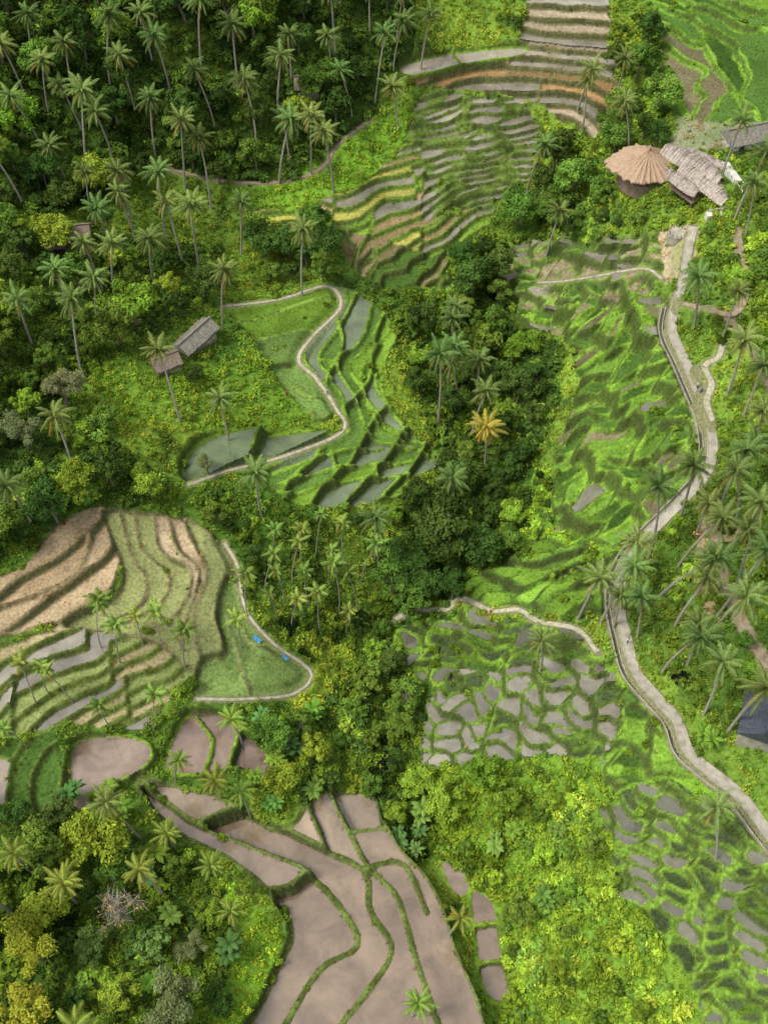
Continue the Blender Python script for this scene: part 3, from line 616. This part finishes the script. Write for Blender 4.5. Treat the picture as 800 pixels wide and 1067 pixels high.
def scatter(name,P,rot,scl,tint,kidx,col_):
    me=bpy.data.meshes.new(name); n=len(P); me.vertices.add(n); me.vertices.foreach_set('co',P.astype(np.float32).ravel())
    a=me.attributes.new('rot','FLOAT_VECTOR','POINT'); a.data.foreach_set('vector',rot.astype(np.float32).ravel())
    a=me.attributes.new('scl','FLOAT_VECTOR','POINT'); a.data.foreach_set('vector',scl.astype(np.float32).ravel())
    a=me.attributes.new('kidx','INT','POINT'); a.data.foreach_set('value',kidx.astype(np.int32))
    a=me.attributes.new('tint','FLOAT_COLOR','POINT'); a.data.foreach_set('color',np.concatenate([tint,np.ones((n,1))],1).astype(np.float32).ravel())
    o=bpy.data.objects.new(name,me); scene.collection.objects.link(o)
    g=bpy.data.node_groups.new(name+'_nodes','GeometryNodeTree'); g.interface.new_socket('Geometry',in_out='INPUT',socket_type='NodeSocketGeometry'); g.interface.new_socket('Geometry',in_out='OUTPUT',socket_type='NodeSocketGeometry')
    N=g.nodes.new; gi=N('NodeGroupInput'); go=N('NodeGroupOutput'); ip=N('GeometryNodeInstanceOnPoints'); ci=N('GeometryNodeCollectionInfo')
    ci.inputs['Collection'].default_value=col_; ci.inputs['Separate Children'].default_value=True; ci.inputs['Reset Children'].default_value=True
    ip.inputs['Pick Instance'].default_value=True
    def na_(nm,t): q=N('GeometryNodeInputNamedAttribute'); q.data_type=t; q.inputs['Name'].default_value=nm; return q.outputs['Attribute']
    K=g.links.new; K(gi.outputs[0],ip.inputs['Points']); K(ci.outputs[0],ip.inputs['Instance']); K(na_('kidx','INT'),ip.inputs['Instance Index'])
    K(na_('rot','FLOAT_VECTOR'),ip.inputs['Rotation']); K(na_('scl','FLOAT_VECTOR'),ip.inputs['Scale']); K(ip.outputs[0],go.inputs[0])
    md=o.modifiers.new('scatter','NODES'); md.node_group=g; return o
def cand(n):
    y=rng.uniform(26,245,n*2); x=rng.uniform(-103,103,n*2); k=np.abs(x)<54+.2*y; return x[k][:n],y[k][:n]
# grass
x,y=cand(150000); j,i=gidx(x,y); kd=Kind[j,i]; lum=Col[j,i]; green=lum[:,1]>lum[:,0]*1.25
wgt=np.where(kd==0,np.where(green,.45,.08),np.where(kd==1,.35,np.where(kd==3,.08,np.where(kd==2,.03,0))))
k=rng.random(len(x))<wgt; x,y,kd,lum=x[k],y[k],kd[k],lum[k]; n=len(x); print('tufts',n)
sc=np.where(kd==0,rng.uniform(.6,1.5,n),np.where(kd==1,rng.uniform(.3,.6,n),rng.uniform(.3,.55,n)))
jt=rng.uniform(.75,1.45,(n,1))*np.stack([rng.uniform(.85,1.25,n),np.ones(n),np.ones(n)],-1)
zz=gridz(x,y)
scatter('grass_tufts',np.stack([x,y,zz],-1),np.stack([rng.normal(0,.12,n),rng.normal(0,.12,n),rng.uniform(0,6.28,n)],-1),np.stack([sc*1.1,sc*1.1,sc*rng.uniform(.7,1.1,n)],-1),lum*jt*1.12,rng.integers(0,4,n),CT)
# bushes: general + masses
bx=[];by=[];bt=[];bs=[]
x,y=cand(18000); j,i=gidx(x,y); cl=fbm(x,y,10,444,3); k=(Kind[j,i]==0)&(rng.random(len(x))<np.clip(.18+cl*1.4,0,1))&(Col[j,i][:,1]>Col[j,i][:,0]*1.2)
x,y,j,i=x[k],y[k],j[k],i[k]; c=Col[j,i]*rng.uniform(.6,1.35,(len(x),1)); bx.append(x);by.append(y);bt.append(c);bs.append(rng.uniform(.35,1.2,len(x)))
x,y=cand(12000); j,i=gidx(x,y); cl=fbm(x,y,8,454,3); k=np.isin(Kind[j,i],(1,3))&(rng.random(len(x))<np.clip((cl-.1)*1.8,0,1))
x,y,j,i=x[k],y[k],j[k],i[k]; c=np.array(LT)*rng.uniform(.35,1.25,(len(x),1)); bx.append(x);by.append(y);bt.append(c);bs.append(rng.uniform(.25,.9,len(x)))
def mass(px,dens,tints,s0,s1,kinds_ok=(0,)):
    P=plan(px,1); lo=P.min(0);hi=P.max(0); n=int((hi-lo).prod()*dens); x=rng.uniform(lo[0],hi[0],n); y=rng.uniform(lo[1],hi[1],n)
    k=pip(x,y,P); x,y=x[k],y[k]; j,i=gidx(x,y); k=np.isin(Kind[j,i],kinds_ok); x,y=x[k],y[k]
    T=np.array(tints)[rng.integers(0,len(tints),len(x))]; cl=(1+fbm(x,y,7,555,3)*1.2)[:,None]
    bx.append(x);by.append(y);bt.append(T*cl*rng.uniform(.75,1.25,(len(x),1)));bs.append(rng.uniform(s0,s1,len(x))*(1+.6*fbm(x,y,5,666,2)))
mass([(450,795),(640,800),(660,900),(740,1120),(530,1120),(500,930),(480,900),(440,860)],.75,[VB,VB,LT,MD],.5,1.5)
mass([(370,640),(425,655),(440,760),(450,800),(480,900),(430,900),(400,840),(300,830),(250,760),(330,735),(360,700)],.65,[MD,LT,DK],.6,1.5)
mass([(470,240),(640,180),(650,240),(520,262),(525,300),(580,350),(580,430),(560,460),(600,500),(548,580),(470,640),(410,640),(400,560),(470,520),(440,430),(420,370),(420,310)],.5,[MD,DK,LT],.6,1.6)
mass([(-50,-60),(425,-60),(420,55),(395,110),(330,175),(160,175),(80,215),(-50,235)],.27,[DK,MD],.8,2.0)
mass([(-50,235),(90,235),(230,250),(200,330),(110,370),(50,400),(170,500),(130,540),(-50,590)],.45,[DK,MD,LT],.6,1.6)
mass([(-50,790),(60,840),(230,900),(245,960),(210,1120),(-50,1120)],.55,[MD,DK,LT],.5,1.5)
mass([(640,440),(850,440),(850,830),(740,750),(690,690),(650,640)],.5,[MD,LT,LT],.4,1.3)
mass([(200,505),(430,525),(410,640),(350,660),(320,690),(250,570)],.6,[MD,LT,DK],.4,1.2)
mass([(600,100),(665,10),(700,60),(690,130),(650,140),(620,240),(560,230)],.5,[MD,DK,LT],.6,1.5)
mass([(630,190),(850,150),(850,440),(760,430),(725,230),(620,250)],.45,[MD,LT,VB],.4,1.1)
bx=np.concatenate(bx);by=np.concatenate(by);bt=np.concatenate(bt);bs=np.clip(np.concatenate(bs),.25,2.4); n=len(bx); print('bushes',n)
scatter('shrub_undergrowth',np.stack([bx,by,gridz(bx,by)-.1],-1),np.stack([rng.normal(0,.1,n),rng.normal(0,.1,n),rng.uniform(0,6.28,n)],-1),np.stack([bs,bs,bs*rng.uniform(.7,1.2,n)],-1),np.clip(bt,.01,.5),rng.integers(0,4,n),CB)
# red flowering shrubs
pr=[plan([(q+random.uniform(-7,7),w+random.uniform(-3,3))],.6)[0] for q,w in [(485,613),(508,636),(512,640),(60,540)] for _ in range(3)]
pr=np.array(pr); n=len(pr); scatter('red_flowering_shrubs',np.stack([pr[:,0],pr[:,1],gridz(pr[:,0],pr[:,1])],-1),np.zeros((n,3)),np.repeat(rng.uniform(.18,.35,(n,1)),3,1),np.tile((.28,.03,.03),(n,1)),rng.integers(0,4,n),CB)
# ------------------------------------------------------------------ buildings
def box(mb,c,s,mi,rz=0):
    x,y,z=c;a,b_,d=[q/2 for q in s]; v=[]
    for dx,dy,dz_ in [(-a,-b_,-d),(a,-b_,-d),(a,b_,-d),(-a,b_,-d),(-a,-b_,d),(a,-b_,d),(a,b_,d),(-a,b_,d)]:
        v.append((x+dx*math.cos(rz)-dy*math.sin(rz),y+dx*math.sin(rz)+dy*math.cos(rz),z+dz_))
    mb.add(v,[(0,3,2,1),(4,5,6,7),(0,1,5,4),(1,2,6,5),(2,3,7,6),(3,0,4,7)],mi)
def part(name,mb,mats_,par):
    me=mb.mesh(name,mats_); o=bpy.data.objects.new(name,me); scene.collection.objects.link(o); o.parent=par; return o
def emp(name,x,y,rz,dz=0,js=4):
    e=bpy.data.objects.new(name,None); scene.collection.objects.link(e)
    z=max(float(gridz(np.array([x+a]),np.array([y+b_]))[0]) for a in(-js,0,js) for b_ in(-js,0,js)); e.location=(x,y,z+dz); e.rotation_euler=(0,0,rz); return e
def house(name,px,rz,L_,W_,roofm,wallm,hw=2.2):
    x,y=plan([px],hw+1)[0]; e=emp(name,x,y,rz,-.6,1)
    mb=MB(); box(mb,(0,0,-1),(L_+.6,W_+.6,3),0); part('plinth',mb,[M_conc],e)
    mb=MB(); t=.18
    for sx_ in(-1,1): box(mb,(sx_*(L_/2-t/2),0,.5+hw/2),(t,W_-2*t-.01,hw),0)
    box(mb,(0,W_/2-t/2,.5+hw/2),(L_,t,hw),0)
    for a,b_ in((-L_/2,-L_*.3),(-L_*.12,L_*.12),(L_*.3,L_/2)): box(mb,((a+b_)/2,-W_/2+t/2,.5+hw/2),(b_-a,t,hw),0)
    part('walls',mb,[wallm],e)
    mb=MB(); ov=.9; rh=W_*.42; n=14; rr=random.Random(3)
    v=[];f=[]
    for k in range(n+1):
        xx=-L_/2-ov+(L_+2*ov)*k/n; jg=rr.uniform(-.12,.12)
        v+=[(xx,-W_/2-ov+jg,.5+hw-.35),(xx,-W_/4,.5+hw+rh*.55+rr.uniform(-.06,.06)),(xx,0,.5+hw+rh),(xx,W_/4,.5+hw+rh*.55+rr.uniform(-.06,.06)),(xx,W_/2+ov+jg,.5+hw-.35)]
    for k in range(n):
        for q in range(4): f.append((5*k+q,5*k+5+q,5*k+6+q,5*k+1+q))
    mb.add(v,f,0); v2=[(a,b_,c-.22) for a,b_,c in v]; mb.add(v2,[t_[::-1] for t_ in f],0)
    for kk in(0,n): 
        a=[v[5*kk+q] for q in range(5)]; bq=[v2[5*kk+q] for q in range(5)]; mb.add(a+bq,[(q,q+1,q+6,q+5) for q in range(4)],0)
        mb.add([v2[5*kk],v2[5*kk+2],v2[5*kk+4]],[(0,1,2)],0)
    box(mb,(0,0,.5+hw+rh+.08),(L_+2*ov,.3,.22),0)
    part('roof',mb,[roofm],e); return e
house('village_house',(68,240),.15,7,4.5,M_thatch2,M_wood)
house('farm_hut',(203,348),.95,6.5,2.4,M_grey,M_wood,1.8)
house('farm_hut',(172,372),.5,3.0,2.2,M_thatch2,M_wood,1.5)
house('hillside_house',(800,742),1.2,6,4.5,M_dark,M_white)
house('field_shelter',(320,84),.1,3.5,2.6,M_thatch2,M_wood,1.8)
house('roadside_warung',(778,135),.3,6,3.5,M_grey,M_white,2.2)
# thatched pavilion
x,y=plan([(674,168)],3.5)[0]; e=emp('thatched_pavilion',x,y,.2,-2.0,4)
mb=MB(); R=6.1; rings=10; seg=84; v=[];f=[]; rr=random.Random(4)
for q in range(rings+1):
    t=q/rings; rad=R*t**1.0; zc=4.9-3.1*t**.85
    for k in range(seg):
        a=6.283*k/seg; ridge=(.13 if k%3==0 else -.08)*min(1,t*2)+rr.uniform(-.07,.07); ed=(rr.uniform(-.35,.35) if q==rings else 0); sq=1+.09*math.cos(2*a+.5)+.05*math.sin(5*a)
        v.append((math.cos(a)*(rad+ed)*sq*1.08,math.sin(a)*(rad+ed)*sq,zc+ridge))
for q in range(rings):
    for k in range(seg): f.append((q*seg+k,(q+1)*seg+k,(q+1)*seg+(k+1)%seg,q*seg+(k+1)%seg))
mb.add(v,f,0); mb.add([(a,b_,c-.3) for a,b_,c in v],[t_[::-1] for t_ in f],0); o0=rings*seg
mb.add([v[o0+k] for k in range(seg)]+[(v[o0+k][0],v[o0+k][1],v[o0+k][2]-.3) for k in range(seg)],[(k,(k+1)%seg,seg+(k+1)%seg,seg+k) for k in range(seg)],0)
part('roof',mb,[M_thatch],e)
mb=MB()
for k in range(10):
    a=6.283*k/10; v,f=tube([(math.cos(a)*4.7,math.sin(a)*4.7,-1.5),(math.cos(a)*4.7,math.sin(a)*4.7,2.0)],[.14,.12],8); mb.add(v,f,0)
v,f=tube([(0,0,-1.5),(0,0,4.6)],[.25,.2],8); mb.add(v,f,0); v,f=tube([(0,0,4.6),(0,0,5.4)],[.16,.05],8); mb.add(v,f,0)
part('posts',mb,[M_wood],e)
mb=MB(); v,f=tube([(0,0,-2.5),(0,0,.3)],[4.9,4.9],40); mb.add(v,f,0); mb.add(v[40:],[tuple(range(40))],0); part('floor',mb,[M_wood],e)
# sweeping bamboo building beside it: long saddle shells of ribs running down the slope
x,y=plan([(726,184)],3)[0]; e=emp('bamboo_viewing_deck',x,y,0,-1.0,4)
mb=MB(); rr=random.Random(8)
for (x0,y0,z0,x1,y1,z1,wd,bend) in [(-5.2,6.2,4.0,3.8,-1.5,2.6,2.9,1.3),(-2.6,1.8,3.2,4.2,-6.2,1.7,2.6,1.6),(-5.0,1.0,2.8,-.5,-4.2,1.9,1.9,.9),(-1.0,7.0,3.0,5.5,3.0,2.2,1.4,.8)]:
    d=Vector((x1-x0,y1-y0,z1-z0)); sd=Vector((-d.y,d.x,0)).normalized(); n=44; V=[];F=[]
    for k in range(n+1):
        t=k/n; c=Vector((x0,y0,z0))+d*t+sd*math.sin(t*3.14)*bend; w=wd*(math.sin(3.14*(.12+.80*t))**.6)*(1+rr.uniform(-.05,.05)); lift=.5*(2*t-1)**2; rib=.09 if k%2 else -.03
        for q in(-1,-.6,-.2,.2,.6,1): V.append(c+sd*w*q+Vector((0,0,lift-.95*abs(q)**1.6+rib)))
    for k in range(n):
        for q in range(5): F.append((6*k+q,6*k+q+1,6*k+7+q,6*k+6+q))
    mb.add(V,F,0)
    for k in range(0,n+1,1):
        if rr.random()<.35:
            v,f=tube([V[6*k],V[6*k+2]+Vector((0,0,.07)),V[6*k+3]+Vector((0,0,.07)),V[6*k+5]],[.05,.05,.05,.05],4); mb.add(v,f,1 if rr.random()<.5 else 0)
part('woven_roof_shells',mb,[M_plank,M_thatch2],e)
mb=MB()
for k in range(14):
    a=rr.uniform(0,6.28); q=rr.uniform(1,3.8); v,f=tube([(math.cos(a)*q,math.sin(a)*q,-3),(math.cos(a)*q,math.sin(a)*q,1.4)],[.11,.09],6); mb.add(v,f,0)
box(mb,(0,0,-.2),(7,6,.2),0,.6); part('platform',mb,[M_wood],e)
mb=MB()
box(mb,(6.6,0.5,.6),(1.6,7.5,3.2),0,.28)
for k in range(8): box(mb,(7.0-k*.28,-5.4+k*1.1+1,2.5),(.1,.8,.7),0,.28)
box(mb,(3.0,-7.9,-.4),(4.6,1.2,2.0),0,.1)
for k in range(5): box(mb,(1.5+k*.9,-7.6+.15*k,.9),(.7,.1,.7),0,.1)
part('white_walls_and_parapet',mb,[M_white],e)
# small stone lookout
x,y=plan([(704,246)],.5)[0]; e=emp('stone_lookout',x,y,.3,-.4,1); mb=MB()
v,f=tube([(0,0,-1.2),(0,0,.5)],[1.7,1.6],20); mb.add(v,f,0); mb.add(v[20:],[tuple(range(20))],0)
for k in range(12):
    a=k/12*6.283; box(mb,(math.cos(a)*1.45,math.sin(a)*1.45,.8),(.14,.14,.7),0,a)
part('platform_and_posts',mb,[M_conc],e)
# blue tarpaulins in the field
for (u_,v_),s_ in zip([(268,666),(297,686)],[.8,.6]):
    x,y=plan([(u_,v_)])[0]; z=float(gridz(np.array([x]),np.array([y]))[0]); n=8; v=[];f=[]
    for a in range(n):
        for b_ in range(n): v.append(((a/(n-1)-.5)*1.8*s_+.15*math.sin(b_),(b_/(n-1)-.5)*.9*s_,.22+.12*math.sin(a*1.7+b_)+.1*random.random()))
    for a in range(n-1):
        for b_ in range(n-1): f.append((a*n+b_,(a+1)*n+b_,(a+1)*n+b_+1,a*n+b_+1))
    o=addmesh('blue_tarpaulin',v,f,M_blue,True); o.location=(x,y,z); o.rotation_euler=(0,0,-.7)
# people
def solid(name,c):
    m,nt,b=newmat(name); b.inputs['Base Color'].default_value=(*c,1); b.inputs['Roughness'].default_value=.8; return m
M_shirts=[solid('white_shirt',(.7,.7,.68)),solid('red_shirt',(.45,.06,.05)),solid('blue_shirt',(.08,.15,.4))]
def person(px,rz,shirt,bend=0):
    V=[(0,0,.95),(0,0,1.2),(0,0,1.42),(0,0,1.52),(0,.02,1.64),(.19,0,1.42),(.27,.05,1.15),(.28,.18,.95),(-.19,0,1.42),(-.27,-.02,1.15),(-.28,.08,.92),(.1,0,.9),(.12,.1,.5),(.12,.06,.06),(.12,.2,.03),(-.1,0,.9),(-.12,-.02,.5),(-.12,-.16,.08),(-.12,-.03,.03),(0,.01,1.74)]
    E=[(0,1),(1,2),(2,3),(3,4),(4,19),(2,5),(5,6),(6,7),(2,8),(8,9),(9,10),(0,11),(11,12),(12,13),(13,14),(0,15),(15,16),(16,17),(17,18)]
    R=[.14,.13,.15,.055,.1,.06,.045,.035,.06,.045,.035,.09,.06,.04,.035,.09,.06,.04,.035,.07]
    me=bpy.data.meshes.new('person'); me.from_pydata(V,E,[]); o=bpy.data.objects.new('person',me); scene.collection.objects.link(o)
    sk=o.modifiers.new('skin','SKIN'); sk.use_smooth_shade=True
    for k,r_ in enumerate(R): me.skin_vertices[0].data[k].radius=(r_,r_); me.skin_vertices[0].data[k].use_root=(k==0)
    ss=o.modifiers.new('sub','SUBSURF'); ss.levels=1; ss.render_levels=2
    m=shirt.copy(); nt=m.node_tree; tc=nd(nt,'ShaderNodeTexCoord'); sp=nd(nt,'ShaderNodeSeparateXYZ'); rp=nd(nt,'ShaderNodeValToRGB'); rp.color_ramp.interpolation='CONSTANT'
    mr=nd(nt,'ShaderNodeMapRange'); mr.inputs['From Max'].default_value=1.85; nt.links.new(tc.outputs['Object'],sp.inputs[0]); nt.links.new(sp.outputs['Z'],mr.inputs['Value']); nt.links.new(mr.outputs[0],rp.inputs[0])
    bc=nt.nodes['Principled BSDF'].inputs['Base Color']; sc_=tuple(bc.default_value); els=rp.color_ramp.elements; els[0].position=0; els[0].color=(.2,.11,.07,1); els[1].position=.05; els[1].color=(.04,.04,.06,1)
    for p_,c_ in((.5,sc_),(.80,(.25,.13,.08,1)),(.92,(.01,.01,.01,1))): q=els.new(p_); q.color=c_
    nt.links.new(rp.outputs[0],bc); me.materials.append(m)
    x,y=plan([px])[0]; best=None
    for nm,w,L_,z_,mt in pathinfo:
        dq=np.hypot(L_[:,0]-x,L_[:,1]-y); k=dq.argmin()
        if dq[k]<3 and (best is None or dq[k]<best[0]): best=(dq[k],L_[k,0],L_[k,1],z_[k])
    if best: x,y,z=best[1:]
    else: z=float(gridz(np.array([x]),np.array([y]))[0])
    o.location=(x,y,z+.0); o.rotation_euler=(0,0,rz)
person((343,412),.5,M_shirts[0]); person((299,414),2.,M_shirts[1]); person((726,405),.4,M_shirts[0]); person((728,412),.3,M_shirts[2]); person((652,668),.2,M_shirts[0])
# ------------------------------------------------------------------ light, sky, camera
w=bpy.data.worlds.new('World'); scene.world=w; w.use_nodes=True; nt=w.node_tree; bg=nt.nodes['Background']
sk=nd(nt,'ShaderNodeTexSky'); sk.sky_type='NISHITA'; sk.sun_disc=False; EL=math.radians(60); AZ=math.radians(-105)
sk.sun_elevation=EL; sk.sun_rotation=AZ; sk.dust_density=3; sk.air_density=1.0
# thin overcast: whiter and a little brighter than the clear sky
hs=nd(nt,'ShaderNodeHueSaturation'); hs.inputs['Saturation'].default_value=.25; hs.inputs['Value'].default_value=1.4; nt.links.new(sk.outputs[0],hs.inputs['Color']); nt.links.new(hs.outputs[0],bg.inputs['Color']); bg.inputs['Strength'].default_value=.15
sl=bpy.data.lights.new('sun','SUN'); sl.energy=2.4; sl.angle=math.radians(16); sl.color=(1,.96,.88); so=bpy.data.objects.new('sun',sl); scene.collection.objects.link(so)
dv=Vector((math.sin(AZ)*math.cos(EL),math.cos(AZ)*math.cos(EL),math.sin(EL))); so.rotation_euler=dv.to_track_quat('Z','Y').to_euler(); so.location=(0,100,200)
cam=bpy.data.cameras.new('camera'); co=bpy.data.objects.new('camera',cam); scene.collection.objects.link(co); co.location=(0,0,CH); co.rotation_euler=(math.pi/2-PIT,0,0)
cam.sensor_fit='VERTICAL'; cam.angle=math.radians(48); cam.clip_end=8000; scene.camera=co
scene.view_settings.view_transform='Standard'; scene.view_settings.look='None'; scene.view_settings.exposure=0
print('done',time.time()-T0)
